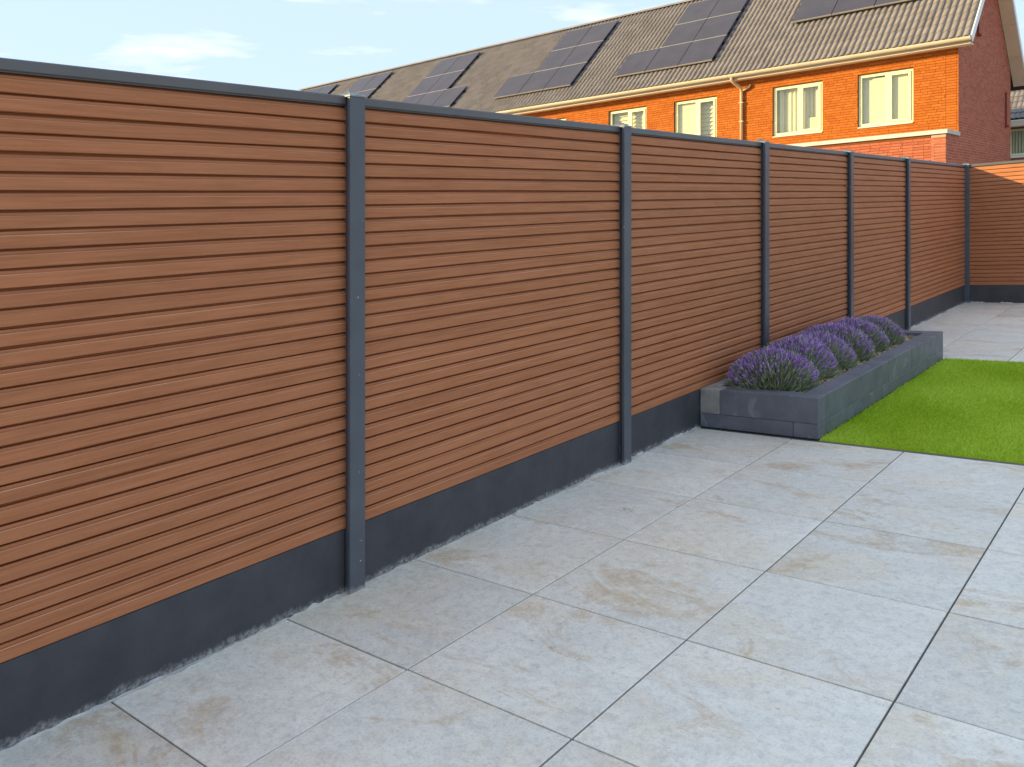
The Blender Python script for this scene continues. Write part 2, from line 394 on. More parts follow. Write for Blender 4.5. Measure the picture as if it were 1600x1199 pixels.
# ------------------------------------------------------------------ timber-look fences
NB = 30; ZB = .229; ZT = 1.752; PITCH = (ZT-ZB)/NB
BOARD = [(-.030,.0065), (-.0240,.0065), (-.0220,.0), (-.003,.0), (0,.0015), (0,.0325), (-.0016,.0342), (-.0062,.0350), (-.0066,PITCH-.0072), (-.0225,PITCH-.0062), (-.0235,PITCH+.006), (-.030,PITCH+.006)]
def wavy(length, along_y, n=10):
    """a board that is not quite straight: its edges wander by a millimetre or so"""
    b = MB(); m = len(BOARD); vs = []
    lo = np.convolve(rng.normal(size=n+6), [.3,.4,.3], 'same')[3:3+n+1]*.0011; hi = np.convolve(rng.normal(size=n+6), [.3,.4,.3], 'same')[3:3+n+1]*.0013
    bow = np.convolve(rng.normal(size=n+6), [.3,.4,.3], 'same')[3:3+n+1]*.0008
    for i in range(n+1):
        for (x, z) in BOARD:
            zz = z + lo[i]*(1-z/PITCH) + hi[i]*(z/PITCH); xx = x + bow[i]
            vs.append((xx, length*i/n, zz) if along_y else (length*i/n, -xx, zz))
    fs = []
    for i in range(n):
        for j in range(m):
            f_ = (i*m+j, i*m+(j+1)%m, (i+1)*m+(j+1)%m, (i+1)*m+j); fs.append(f_ if along_y else f_[::-1])
    c0, c1 = tuple(range(m-1,-1,-1)), tuple(range(n*m, n*m+m)); fs += [c0, c1] if along_y else [c0[::-1], c1[::-1]]
    b.add(vs, fs); return b
fence = empty('privacy_fence', (0, 5.0, 0))
tag(fence, 'long brown slatted composite fence with grey posts running along the left of the patio', 'fence')
POSTS = [1.954 + 1.83*j for j in range(-2, 5)] + [YB-.005]
PW = .0355
for a, b in zip(POSTS[:-1], POSTS[1:]):
    y0, y1 = a+PW-.012, b-PW+.012
    me = [wavy(y1-y0, True).mesh('board', M['board_y']) for q in range(5)]
    for q in range(NB):
        o = put('board', me[(q*3+int(rng.integers(0,2))) % 5], fence, (FX+.001+rng.uniform(-.0012,.0012), y0, ZB+q*PITCH+rng.uniform(-.0006,.0006)))
        o.rotation_euler = (rng.normal()*.0006, rng.normal()*.005, 0)
    bb = MB(); bb.cbox(FX-.030, FX, y0+.004, y1-.004, -.05, ZB-.0025, .003); bb.build('base_panel', M['base'], fence, (FX, y0, 0))
    rl = MB(); rz0 = ZT+.001
    rl.prism_y([(FX-.040,rz0),(FX-.002,rz0),(FX-.002,rz0+.004),(FX+.006,rz0+.004),(FX+.008,rz0+.006),(FX+.008,rz0+.031),(FX+.005,rz0+.035),(FX-.040,rz0+.035)], y0+.006, y1-.006)
    rl.build('top_rail', M['rail'], fence, (FX, y0, rz0))
def post_parts(parent, x0, x1, y0, y1, ztop, slotted=False):
    p = MB()
    if slotted:      # H-section: flanges front and back, the boards slide into the slots between them
        w, w2, fl, c = .012, .0225, .016, .0022; m = (y0+y1)/2; xb, xw = .0005, FX+.004
        pr = [(x0,y0),(xb,y0),(xb,m-w2),(xw,m-w2),(xw,m-w),(x1-fl,m-w),(x1-fl,y0+.001),(x1-fl+.001,y0),(x1-c,y0),(x1,y0+c),(x1,y1-c),(x1-c,y1),(x1-fl+.001,y1),(x1-fl,y1-.001),(x1-fl,m+w),(xw,m+w),(xw,m+w2),(xb,m+w2),(xb,y1),(x0,y1)]
        n = len(pr); p.add([(x,y,-.06) for x,y in pr] + [(x,y,ztop) for x,y in pr], [(i,(i+1)%n,n+(i+1)%n,n+i) for i in range(n)] + [tuple(range(n-1,-1,-1)), tuple(range(n,2*n))])
    else: p.cbox(x0, x1, y0, y1, -.06, ztop, .0035)
    po = p.build('post', M['post'], parent, (x1, (y0+y1)/2, 0))
    c = MB(); e = .003; cx, cy = (x0+x1)/2, (y0+y1)/2
    c.add([(x0-e,y0-e,ztop+.001),(x1+e,y0-e,ztop+.001),(x1+e,y1+e,ztop+.001),(x0-e,y1+e,ztop+.001),
           (x0-e,y0-e,ztop+.006),(x1+e,y0-e,ztop+.006),(x1+e,y1+e,ztop+.006),(x0-e,y1+e,ztop+.006),(cx,cy,ztop+.034)],
          [(3,2,1,0),(0,1,5,4),(1,2,6,5),(2,3,7,6),(3,0,4,7),(4,5,8),(5,6,8),(6,7,8),(7,4,8)])
    co = c.build('post_cap', M['post'], po, (cx, cy, ztop))
    return po
for y in POSTS[:-1]: post_parts(fence, -.032, FX+.038, y-PW, y+PW, 1.781, True)
post_parts(fence, -.010, FX+.052, YB-.062, YB+.005, 1.781)

back = empty('back_fence', (1.8, YB, 0))
tag(back, 'short brown slatted fence closing the far end of the patio, its top corner in sunlight', 'fence')
BX = [.05, 1.90, 3.75]
for a, b in zip(BX[:-1], BX[1:]):
    x0, x1 = a+PW-.012, b-PW+.012
    me = [wavy(x1-x0, False).mesh('board', M['board_x']) for q in range(4)]
    for q in range(NB):
        o = put('board', me[q*3 % 4], back, (x0, YB-.031+rng.uniform(-.001,.001), ZB+q*PITCH+rng.uniform(-.0006,.0006)))
    bb = MB(); bb.cbox(x0+.004, x1-.004, YB-.030, YB+.015, -.05, ZB-.0025, .003); bb.build('base_panel', M['base'], back, (x0, YB-.03, 0))
    rl = MB(); rl.cbox(x0+.006, x1-.006, YB-.039, YB+.01, ZT+.001, ZT+.036, .003); rl.build('top_rail', M['rail'], back, (x0, YB, ZT))
for x in BX[1:]: post_parts(back, x-PW, x+PW, YB-.068, YB+.03, 1.781)

# ------------------------------------------------------------------ raised planter
PX0, PX1, PY0, PY1, PZ = .036, .760, 4.668, 7.56, .234; WT = .125; ZM = .086
planter = empty('raised_planter', ((PX0+PX1)/2, PY0, 0))
tag(planter, 'long low raised planter of dark grey stone blocks beside the fence and the lawn', 'planter')
def block(x0, x1, y0, y1, z0, z1, mat='block'):
    b = MB(); j = .0012
    b.cbox(x0+j, x1-j, y0+j, y1-j, z0+j*.5, z1-j*.5, .0028); b.build('block', M[mat], planter, (x0, y0, z0))
# near end
block(PX0, .165, PY0, PY0+WT, ZM, PZ, 'pale_block'); block(.165, PX1, PY0, PY0+WT, ZM, PZ)
block(PX0, .615, PY0, PY0+WT, 0.001, ZM); block(.615, PX1, PY0, PY0+WT, 0.001, ZM)
# long side along the lawn
ys = [PY0+WT, 5.42, 6.02, 6.60, 7.16, PY1]
for a, b in zip(ys[:-1], ys[1:]): block(PX1-WT, PX1, a, b, ZM, PZ)
ys = [PY0+WT, 5.28, 5.86, 6.45, 7.03, PY1]
for a, b in zip(ys[:-1], ys[1:]): block(PX1-WT, PX1, a, b, 0.001, ZM)
# far end and fence side
block(PX0+WT*.6, PX1-WT, PY1-WT, PY1, ZM, PZ); block(PX0+WT*.6, PX1-WT, PY1-WT, PY1, 0.001, ZM)
ys = [PY0+WT, 5.20, 5.85, 6.5, 7.1, PY1]
for q, (a, b) in enumerate(zip(ys[:-1], ys[1:])):
    block(PX0, PX0+WT*.6, a, b, ZM, PZ, 'pale_block' if q == 0 else 'block'); block(PX0, PX0+WT*.6, a, b, 0.001, ZM)
s = MB(); s.box(PX0+WT*.6+.001, PX1-WT-.001, PY0+WT+.001, PY1-WT-.001, .01, .195); s.build('soil', M['soil'], planter, (.4, PY0, .1))

# gravel mulch in the planter
N = 5200
octv = np.array([(1,0,0),(-1,0,0),(0,1,0),(0,-1,0),(0,0,1),(0,0,-1)], float)
octf = np.array([(0,2,4),(2,1,4),(1,3,4),(3,0,4),(2,0,5),(1,2,5),(3,1,5),(0,3,5)])
cx = rng.uniform(PX0+WT*.6+.006, PX1-WT-.006, N); cy = rng.uniform(PY0+WT+.006, PY1-WT-.006, N)
r = rng.uniform(.004, .0095, N)
vv = octv[None]*(r[:,None,None]*rng.uniform(.65,1.25,(N,1,3))) + rng.normal(size=(N,6,3))*r[:,None,None]*.18
vv[:,:,0] += cx[:,None]; vv[:,:,1] += cy[:,None]; vv[:,:,2] += .196 + rng.uniform(0,.012,N)[:,None] + K*cx[:,None]
ff = (octf[None] + (np.arange(N)*6)[:,None,None]).reshape(-1,3)
gm = tri_mesh('gravel', M['gravel'], vv.reshape(-1,3), ff, np.repeat(rng.uniform(0,1,N), 8))
go = bpy.data.objects.new('gravel', gm); link(go); tag(go, 'pale beige gravel mulch around the lavender in the planter', 'gravel', kind='stuff')

# ------------------------------------------------------------------ lavender
def unit(v): return v/np.linalg.norm(v, axis=-1, keepdims=True)
def lavender(cx, cy, rx, ry, hgt, seed, label):
    q = np.random.default_rng(seed); zb = .20
    root = empty('lavender_plant', (cx, cy, zb)); tag(root, label, 'lavender', 'lavender plants in the raised planter')
    def dirs(n, maxphi, bias=1.0):
        phi = maxphi*q.uniform(0,1,n)**bias; az = q.uniform(0, 2*np.pi, n)
        return np.stack([np.sin(phi)*np.cos(az), np.sin(phi)*np.sin(az), np.cos(phi)], -1)
    sc = np.array([rx, ry, hgt])
    lump = q.normal(size=(7,3)); lump = unit(lump); la = q.uniform(-.16,.16,7)
    def lumpy(d): return 1 + (np.exp(-8*(1-d@lump.T))*la).sum(-1)
    # leaves: slender blades filling the mound
    n = 12000; d = dirs(n, 1.62, .55); tt = q.uniform(.35, 1.0, n)**.5*1.0
    p = d*sc*(tt*lumpy(d))[:,None]; p[:,2] = np.maximum(p[:,2], .004)
    ax = unit(d*np.array([.8,.8,.6]) + np.array([0,0,.75]) + q.normal(size=(n,3))*.33); ln = q.uniform(.030,.062,n)
    sd = unit(np.cross(ax, q.normal(size=(n,3)))); w = q.uniform(.0015,.0030,n)
    a = p - sd*w[:,None]; b = p + sd*w[:,None]; m1 = p + ax*(ln*.55)[:,None]; e = p + ax*ln[:,None] + d*(ln*.12)[:,None]
    V = np.stack([a, b, m1 + sd*(w*.9)[:,None], e, m1 - sd*(w*.9)[:,None]], 1)
    F = (np.array([[0,1,2],[0,2,4],[4,2,3]])[None] + (np.arange(n)*5)[:,None,None]).reshape(-1,3)
    tint = np.clip(q.normal(.42,.22,n) + .25*(tt-.6), 0, 1)
    V = V.reshape(-1,3); V[:,2] += K*V[:,0]
    o = bpy.data.objects.new('foliage', tri_mesh('foliage', M['leaf'], V, F, np.repeat(tint,3))); link(o, root); o['kind'] = 'stuff'
    # flower stems and spikes
    n = 1900; d = dirs(n, 1.38, .58); keep = q.uniform(0,1,n) < np.clip(1.0 - 1.5*np.maximum(0, (d[:,0]*.5 - d[:,1]*.85) - .26), .10, 1)
    d = d[keep]; n = len(d); L = lumpy(d)*q.uniform(.86,1.05,n)
    tip = d*sc*L[:,None]*1.06 + np.array([0,0,.015]); bas = d*sc*.55
    ax = unit(unit(tip-bas) + np.array([0,0,.45]) + q.normal(size=(n,3))*.12)
    u = unit(np.cross(ax, q.normal(size=(n,3)))); v = np.cross(ax, u)
    hl = q.uniform(.018,.036,n); rad = q.uniform(.0036,.0058,n); low = tip - ax*hl[:,None]*.5
    sw = .0009; S = np.stack([bas-u*sw, bas+u*sw, low+u*sw, low-u*sw], 1).reshape(-1,3); S[:,2] += K*S[:,0]
    SF = np.arange(n*4).reshape(-1,4)
    o = bpy.data.objects.new('stems', tri_mesh('stems', M['leaf'], S, SF, q.uniform(.35,.8,n))); link(o, root); o['kind'] = 'stuff'
    prof = [(0,.35),(.14,1.0),(.28,.62),(.42,1.08),(.58,.6),(.72,.85),(.86,.4),(1,.12)]
    rings = []
    for k_, (h_, r_) in enumerate(prof):
        for s_ in range(4):
            an = 2*np.pi*s_/4 + k_*.8
            rings.append(low + ax*(hl*h_)[:,None] + (u*np.cos(an) + v*np.sin(an))*(rad*r_*q.uniform(.75,1.25,n))[:,None])
    H = np.stack(rings, 1); nr = len(prof); fq = []
    for k_ in range(nr-1):
        for s_ in range(4): fq.append((k_*4+s_, k_*4+(s_+1)%4, (k_+1)*4+(s_+1)%4, (k_+1)*4+s_))
    fq = np.array(fq); HF = (fq[None] + (np.arange(n)*nr*4)[:,None,None]).reshape(-1,4)
    base = np.clip(q.normal(.5,.2,n),0,1); tint = np.clip(base[:,None] + q.normal(size=(n,len(fq)))*.16, 0, 1)
    H = H.reshape(-1,3); H[:,2] += K*H[:,0]
    o = bpy.data.objects.new('flower_spikes', tri_mesh('flower_spikes', M['bloom'], H, HF, tint.ravel())); link(o, root); o['kind'] = 'stuff'
lavender(.350, 5.02, .258, .255, .205, 11, 'lavender plant nearest the camera, at the near end of the planter')
lavender(.332, 5.43, .250, .265, .206, 12, 'second lavender plant from the near end of the planter')
lavender(.330, 5.83, .240, .255, .198, 13, 'third lavender plant from the near end of the planter')
lavender(.330, 6.20, .250, .265, .212, 14, 'fourth lavender plant from the near end of the planter')
lavender(.332, 6.62, .240, .255, .200, 15, 'fifth lavender plant from the near end, next to the last one')
lavender(.355, 6.98, .225, .205, .182, 16, 'last lavender plant, at the far end of the planter')

# ------------------------------------------------------------------ lawn
LX0, LX1, LY0, LY1 = PX1+.004, 3.4, 4.662, 7.572
lb = MB(); lb.box(LX0, LX1, LY0, LY1, -.03, .002)
lawn = lb.build('lawn', M['turf'], None, (LX0, LY0, 0)); tag(lawn, 'bright green artificial lawn between planter and paving', 'lawn', kind='stuff')
N = 210000
bx = rng.uniform(LX0+.002, LX1, N); by = rng.uniform(LY0+.002, LY1-.002, N)
keep = (bx < 2.3) | (rng.uniform(0,1,N) < .35); bx = bx[keep]; by = by[keep]; N = len(bx)
pat = np.sin(bx*5.1+by*2.3)+np.sin(bx*2.2-by*4.4+1.3)+np.sin(bx*9.7+by*7.9)*.5
lean_a = .9 + .3*pat + rng.normal(size=N)*1.0
lean = np.stack([np.cos(lean_a), np.sin(lean_a)], -1)*(rng.uniform(.4,1.5,N)[:,None])
ht = rng.uniform(.011,.021,N); ang = rng.uniform(0,2*np.pi,N); sd = np.stack([np.cos(ang), np.sin(ang)], -1)*rng.uniform(.0011,.0020,N)[:,None]
P0 = np.stack([bx,by],-1)
def lv(xy, z): return np.concatenate([xy - np.array([LX0, LY0]), (z + K*(xy[:,0]-LX0))[:,None]], 1)
V = np.stack([lv(P0-sd, np.full(N,.001)), lv(P0+sd, np.full(N,.001)), lv(P0+sd*.8+lean*(ht*.35)[:,None], ht*.6), lv(P0-sd*.8+lean*(ht*.35)[:,None], ht*.6), lv(P0+lean*(ht*.95)[:,None], ht)], 1)
F = (np.array([[0,1,2],[0,2,3],[3,2,4]])[None] + (np.arange(N)*5)[:,None,None]).reshape(-1,3)
tint = np.clip(rng.normal(.48,.2,N) + .06*pat, 0, 1)
o = bpy.data.objects.new('grass_blades', tri_mesh('grass_blades', M['grass'], V.reshape(-1,3), F, np.repeat(tint,3))); link(o, lawn); o['kind'] = 'stuff'
ed = MB(); ed.cbox(PX1+.01, 3.9, Y0+6*T+.002, LY0-.002, -.03, -.001, .002)
tag(ed.build('lawn_edging', M['steel'], None, (PX1, LY0, 0)), kind='structure')

# ------------------------------------------------------------------ terraced house
HX0, HX1, HY, HYE = -31.0, -1.865, 21.0, 19.80          # facade plane, extension front
S = .88; CA, SA = 1/math.hypot(1,S), S/math.hypot(1,S)
EY, EZ = 20.65, 5.0; RY = 24.24; RZ = EZ + S*(RY-EY)    # eave line and ridge
house = empty('terraced_house', (-8, HY, 0), KH)
tag(house, 'long terraced house of orange brick with a grey tiled roof behind the fence', 'house')
HO = (-8, HY, 0)
def hb(mb, name, mat, parent=house, org=HO, smooth=False): return mb.build(name, M[mat], parent, org, KH, smooth)
WIN = [(-4.08,-2.82), (-6.22,-4.93), (-9.09,-7.79), (-11.28,-9.98), (-14.15,-12.85), (-16.35,-15.05)]
WZ0, WZ1 = 3.235, 4.525
# core walls with openings
w = MB()
def facade(mb, x0, x1, z0, z1, y, holes, depth=.13):
    xs = sorted({x0,x1,*[h[0] for h in holes],*[h[1] for h in holes]}); zs = sorted({z0,z1,*[h[2] for h in holes],*[h[3] for h in holes]})
    for a, b in zip(xs[:-1], xs[1:]):
        for c, d in zip(zs[:-1], zs[1:]):
            if any(a >= h[0]-1e-6 and b <= h[1]+1e-6 and c >= h[2]-1e-6 and d <= h[3]+1e-6 for h in holes): continue
            mb.add([(a,y,c),(b,y,c),(b,y,d),(a,y,d)], [(0,1,2,3)])
    for a, b, c, d in holes:
        y2 = y+depth
        mb.add([(a,y,c),(b,y,c),(b,y,d),(a,y,d),(a,y2,c),(b,y2,c),(b,y2,d),(a,y2,d)], [(0,4,5,1),(1,5,6,2),(2,6,7,3),(3,7,4,0)])
holes = [(a,b,WZ0,WZ1) for a,b in WIN]
facade(w, HX0, HX1-.012, 2.6, EZ+.05, HY, holes)
hb(w, 'wall', 'mortar_orange')
ZR = lambda y: EZ - .16 + S*(min(y, 2*RY-y)-EY)          # underside of the roof
w = MB(); w.prism_x([(HYE+.012,-.3),(27.6,-.3),(27.6,ZR(27.6)),(RY,ZR(RY)),(HY+.012,ZR(HY)),(HY+.012,2.80),(HYE+.012,2.80)], HX1-.30, HX1-.010)
hb(w, 'gable_wall', 'mortar_pale')
w = MB(); w.box(HX0, HX1-.31, HYE+.010, HY-.002, -2.0, 2.80); hb(w, 'extension_wall', 'mortar_orange')
w = MB(); w.box(HX0, HX1-.32, 27.2, 27.58, -2.0, ZR(27.5)-.1); hb(w, 'rear_wall', 'mortar_dark')
# bricks, one by one, laid in a wild bond
def lay(mb, u0, u1, z0, z1, put_, holes=(), top=None, joints=(), seed=1, end_half=True):
    q = random.Random(seed); L, Hh, J, JV = .213, .0505, .0115, .0065; z = z0; row = 0
    while z + Hh <= z1 + 1e-6:
        u = u0; first = True
        while u < u1 - .03:
            ln = L
            if first: ln = q.choice((.05, .0995, .15, L)) if row % 2 else q.choice((.075, .13, .18, L))
            elif q.random() < .06: ln = .0995
            e = min(u+ln, u1)
            for jn in joints:
                if u < jn < e: e = jn-.004
            segs = [(u, e)]
            for h in holes:
                if z+Hh > h[2]+.004 and z < h[3]-.004:
                    ns = []
                    for a, b in segs:
                        if b <= h[0] or a >= h[1]: ns.append((a,b)); continue
                        if a < h[0]: ns.append((a, h[0]))
                        if b > h[1]: ns.append((h[1], b))
                    segs = ns
            for a, b in segs:
                if b-a < .02: continue
                if top is not None and z+Hh > min(top(a), top(b)): continue
                put_(mb, a, b, z, z+Hh, q.random()*.9+.05, .006+q.uniform(-.002,.002))
            u = e + JV; first = False
        z += Hh+J; row += 1
def on_y(yp):
    def f_(mb, a, b, z0, z1, t, pr):
        mb.add([(a,yp,z0),(b,yp,z0),(b,yp,z1),(a,yp,z1),(a,yp-pr,z0),(b,yp-pr,z0),(b,yp-pr,z1),(a,yp-pr,z1)], [(4,5,6,7),(0,1,5,4),(1,2,6,5),(2,3,7,6),(3,0,4,7)], t)
    return f_
def on_x(xp):
    def f_(mb, a, b, z0, z1, t, pr):
        mb.add([(xp,a,z0),(xp,b,z0),(xp,b,z1),(xp,a,z1),(xp+pr,a,z0),(xp+pr,b,z0),(xp+pr,b,z1),(xp+pr,a,z1)], [(4,5,6,7),(0,1,5,4),(1,2,6,5),(2,3,7,6),(3,0,4,7)], t)
    return f_
b_ = MB(); lay(b_, -17.5, HX1-.004, 2.86, EZ-.02, on_y(HY), holes, joints=(-2.13,), seed=3); o = hb(b_, 'brickwork', 'brick'); o['kind'] = 'stuff'
b_ = MB(); lay(b_, -17.5, HX1-.004, 1.70, 2.80, on_y(HYE+.010), (), joints=(-2.75,), seed=4); o = hb(b_, 'brickwork', 'brick_shade_red'); o['kind'] = 'stuff'  # shade on the extension front painted in as a redder brick tone
b_ = MB(); lay(b_, HYE+.012, 27.6, 1.50, 2.80, on_x(HX1-.010), seed=5)
lay(b_, HY+.004, 27.6, 2.8065, 8.2, on_x(HX1-.010), (), lambda y: ZR(y), seed=6); o = hb(b_, 'brickwork', 'brick_shade_red'); o['kind'] = 'stuff'
# pale band along the top of the extension
b_ = MB(); b_.cbox(-17.5, HX1+.035, HYE-.035, HY-.008, 2.812, 2.905, .006); hb(b_, 'coping_band', 'concrete')
# thin strips on the gable
for (ya, z0, z1) in ((23.02, 5.42, 7.3), (26.75, 3.40, 4.33)):
    b_ = MB(); b_.cbox(HX1, HX1+.045, ya-.03, ya+.03, z0, z1, .004); b_.cbox(HX1, HX1+.09, ya-.06, ya+.10, z0-.055, z0-.002, .006); hb(b_, 'wall_strip', 'rust', org=(HX1, ya, z0))
# windows
def window(x0, x1, kind):
    fy = HY+.055
    fr = MB(); z0, z1 = WZ0+.012, WZ1-.006; x0 += .006; x1 -= .006; fwid = .075; xm = x0 + (x1-x0)*(.53)
    fr.cbox(x0, x0+fwid, fy, fy+.07, z0, z1, .004); fr.cbox(x1-fwid, x1, fy, fy+.07, z0, z1, .004)
    fr.cbox(x0+fwid, x1-fwid, fy+.002, fy+.068, z0, z0+fwid, .004); fr.cbox(x0+fwid, x1-fwid, fy+.002, fy+.068, z1-fwid, z1, .004)
    fr.cbox(xm-.045, xm+.045, fy+.001, fy+.069, z0+fwid, z1-fwid, .004)
    root = hb(fr, 'window', 'frame', org=(x0, fy, z0))
    # opening sash on the right, a little proud
    sx0, sx1, sz0, sz1 = xm+.05, x1-fwid+.02, z0+fwid-.02, z1-fwid+.02; sh = MB(); sy = fy-.022
    sh.cbox(sx0, sx0+.055, sy, sy+.05, sz0, sz1, .004); sh.cbox(sx1-.055, sx1, sy, sy+.05, sz0, sz1, .004)
    sh.cbox(sx0+.055, sx1-.055, sy+.001, sy+.049, sz0, sz0+.055, .004); sh.cbox(sx0+.055, sx1-.055, sy+.001, sy+.049, sz1-.055, sz1, .004)
    hb(sh, 'sash', 'frame', root, (sx0, sy, sz0))
    g1 = MB(); g1.box(x0+fwid, xm-.045, fy+.030, fy+.036, z0+fwid, z1-fwid); hb(g1, 'pane', 'glass', root, (x0, fy, z0))
    g2 = MB(); g2.box(sx0+.055, sx1-.055, sy+.022, sy+.028, sz0+.055, sz1-.055); hb(g2, 'pane', 'glass', root, (xm, fy, z0))
    sl = MB(); sl.cbox(x0-.004, x1+.004, HY-.035, fy+.02, WZ0-.020, WZ0+.011, .004); hb(sl, 'sill', 'concrete', root, (x0, HY, WZ0))
    rm = MB(); rm.box(x0-.2, x1+.2, fy+1.6, fy+1.62, z0-.5, z1+.3); hb(rm, 'room_wall', 'room', root, (x0, fy+1.6, z0))
    def cloth(a, b, folds, depth, zz0, zz1, mat, yoff=.14):
        c = MB(); n = max(2, int((b-a)*folds*8)+2); pts = []
        for i in range(n):
            x = a + (b-a)*i/(n-1); pts.append((x, fy+yoff+depth*math.sin(2*math.pi*folds*(x-a)+.7*math.sin(9*x))))
        vs = [(x,y,zz0) for x,y in pts] + [(x,y,zz1) for x,y in pts]
        c.add(vs, [(i,i+1,n+i+1,n+i) for i in range(n-1)]); hb(c, 'curtain' if folds > 1 else 'blind', mat, root, (a, fy+yoff, zz0), folds > 1)
    if kind == 'panel':
        cloth(x0+.30, x1-.05, .2, 0, z0, z1-.1, 'blind', .09); cloth(x0+.02, x0+.36, .2, 0, z0, z1, 'curtain', .13)
    elif kind == 'curtain':
        cloth(x0+.03, x1-.03, .2, 0, z0, z1, 'curtain', .20)
        cloth(x0+.05, x0+.22, 9, .022, z0, z1, 'curtain'); cloth(x0+.30, xm+.02, 9, .022, z0, z1, 'curtain', .17)
        cloth(xm+.06, x1-.30, 9, .022, z0, z1, 'curtain', .16); cloth(x1-.26, x1-.04, 9, .022, z0, z1, 'curtain')
        bx_ = MB(); bx_.cbox(x1-.46, x1-.10, fy+.10, fy+.125, z0+.08, z0+.40, .003); hb(bx_, 'card_on_sill', 'blind', root, (x1-.4, fy+.1, z0))
    elif kind == 'blind':
        cloth(xm, x1-.03, .2, 0, z0, z1, 'curtain', .20)
        cloth(x0+.04, xm, .2, 0, z0, z1, 'blind', .10)
        for q in range(11): 
            b2 = MB(); zq = z0+.06+q*.115; b2.add([(xm+.02,fy+.16,zq),(x1-.04,fy+.16,zq),(x1-.04,fy+.20,zq+.085),(xm+.02,fy+.20,zq+.085)], [(0,1,2,3)]); hb(b2, 'blind_slat', 'blind', root, (xm, fy+.16, zq))
    else:
        cloth(x0+.03, x1-.03, .2, 0, z0, z1, 'curtain', .20)
        for q in range(11):
            b2 = MB(); zq = z0+.06+q*.115; b2.add([(x0+.05,fy+.16,zq),(x1-.25,fy+.16,zq),(x1-.25,fy+.20,zq+.075),(x0+.05,fy+.20,zq+.075)], [(0,1,2,3)]); hb(b2, 'blind_slat', 'blind', root, (x0, fy+.16, zq))
        cloth(x1-.26, x1-.04, 9, .02, z0, z1, 'curtain')
for (a, b), kd in zip(WIN, ('panel','curtain','blind','slats','blind','curtain')): window(a, b, kd)

# roof
roof = MB(); th_ = .12
def slope_pt(u, n): return (EY + u*CA - n*SA, EZ + u*SA + n*CA)
UL = (RY-EY)/CA
prof = [slope_pt(-.03,-.14), slope_pt(-.03,-.03), (RY, RZ-.03/CA), (2*RY-EY+.35, EZ-.03/CA-.31), (2*RY-EY+.35, EZ-.14/CA-.31), (RY, RZ-.14/CA)]
RX1 = HX1+.33
roof.prism_x(prof, HX0, RX1-.02); ro = hb(roof, 'roof', 'roofcore', org=(-8, EY, EZ))
TWd, TL, GA = .300, .42, .338
def rooftile_geo(n=16):
    pts = []
    for i in range(n+1):
        x = TWd*i/n; ph = (x/.15) % 1.0
        if i == n: ph = 1.0
        if ph < .62: prof_ = .040*math.sin(math.pi/2*min(1, ph/.50))**.75
        elif ph < .80: prof_ = .040*(1-(ph-.62)/.18)
        else: prof_ = 0.0
        pts.append((x, prof_))
    return pts
RT = rooftile_geo()
def tile_into(mb, x, u, tint=.5):
    n = len(RT); vs = []
    for (du, lift) in ((0,.030),(TL,.0)):
        for (px, ph) in RT: y, z = slope_pt(u+du, ph+lift); vs.append((x+px, y, z))
    for (px, ph) in RT: y, z = slope_pt(u+.002, ph+.030-.028); vs.append((x+px, y, z))
    fs = [(i, i+1, n+i+1, n+i) for i in range(n-1)] + [(2*n+i, 2*n+i+1, i+1, i) for i in range(n-1)]
    mb.add(vs, fs, tint)
rows = int((UL-.10)/GA)+1; cols = 98
tm = MB(); tile_into(tm, 0, 0); tme = tm.mesh('roof_tile', M['rooftile'], (0, EY, EZ), KH, True)
rest = MB()
for c in range(cols):
    x = RX1 - .012 - (c+1)*TWd
    for r_ in range(rows):
        u = -.06 + r_*GA
        if r_ == rows-1: u = min(u, UL-TL+.02)
        if c < 33 and r_ < 9:
            y, z = u*CA, u*SA
            put('roof_tile', tme, ro, (x+rng.uniform(-.002,.002), EY+y, EZ+z), KH)
        else: tile_into(rest, x+rng.uniform(-.002,.002), u, rng.uniform(0,1))
o = hb(rest, 'roof_tiles_beyond', 'rooftile', ro, (-8, EY, EZ), True); o['kind'] = 'stuff'
# ridge tiles
rm_ = MB(); n = 7; prof = [(.115*math.cos(math.pi*i/n), .085*math.sin(math.pi*i/n)) for i in range(n+1)]
vs = [(0,a,b) for a,b in prof] + [(.36,a*.9,b*.9) for a,b in prof] + [(0,a*.82,b*.82) for a,b in prof]
rm_.add(vs, [(i+1,i,n+1+i,n+2+i) for i in range(n)] + [(i,i+1,2*n+3+i,2*n+2+i) for i in range(n)])
rme = rm_.mesh('ridge_tile', M['rooftile'], (0,0,0), KH, True)
for c in range(89): put('ridge_tile', rme, ro, (RX1-.34-c*.33, RY, RZ+.005), KH)
# rear slope covering, verge trims and boarded soffit
b_ = MB(); b_.prism_x([(RY,RZ+.02),(2*RY-EY+.36,EZ-.26),(2*RY-EY+.36,EZ-.30),(RY,RZ-.02)], HX0, RX1-.03); hb(b_, 'rear_roof_covering', 'rooftile', ro, (-8,RY,RZ))
def verge(sgn, name, mat, a, b, n0, n1, x0, x1):
    pts = []
    for (u, n_) in ((a,n0),(b,n0),(b,n1),(a,n1)):
        y, z = slope_pt(u, n_); pts.append((y if sgn > 0 else 2*RY-y, z))
    if sgn < 0: pts = pts[::-1]
    m_ = MB(); m_.prism_x(pts, x0, x1); hb(m_, name, mat, ro, (x0, pts[0][0], pts[0][1]))
verge(1, 'verge_trim', 'white', -.05, UL+.03, -.15, .035, RX1-.010, RX1+.012)
verge(-1, 'verge_trim', 'white', -.42, UL-.01, -.15, .035, RX1-.010, RX1+.012)
uu = -.42
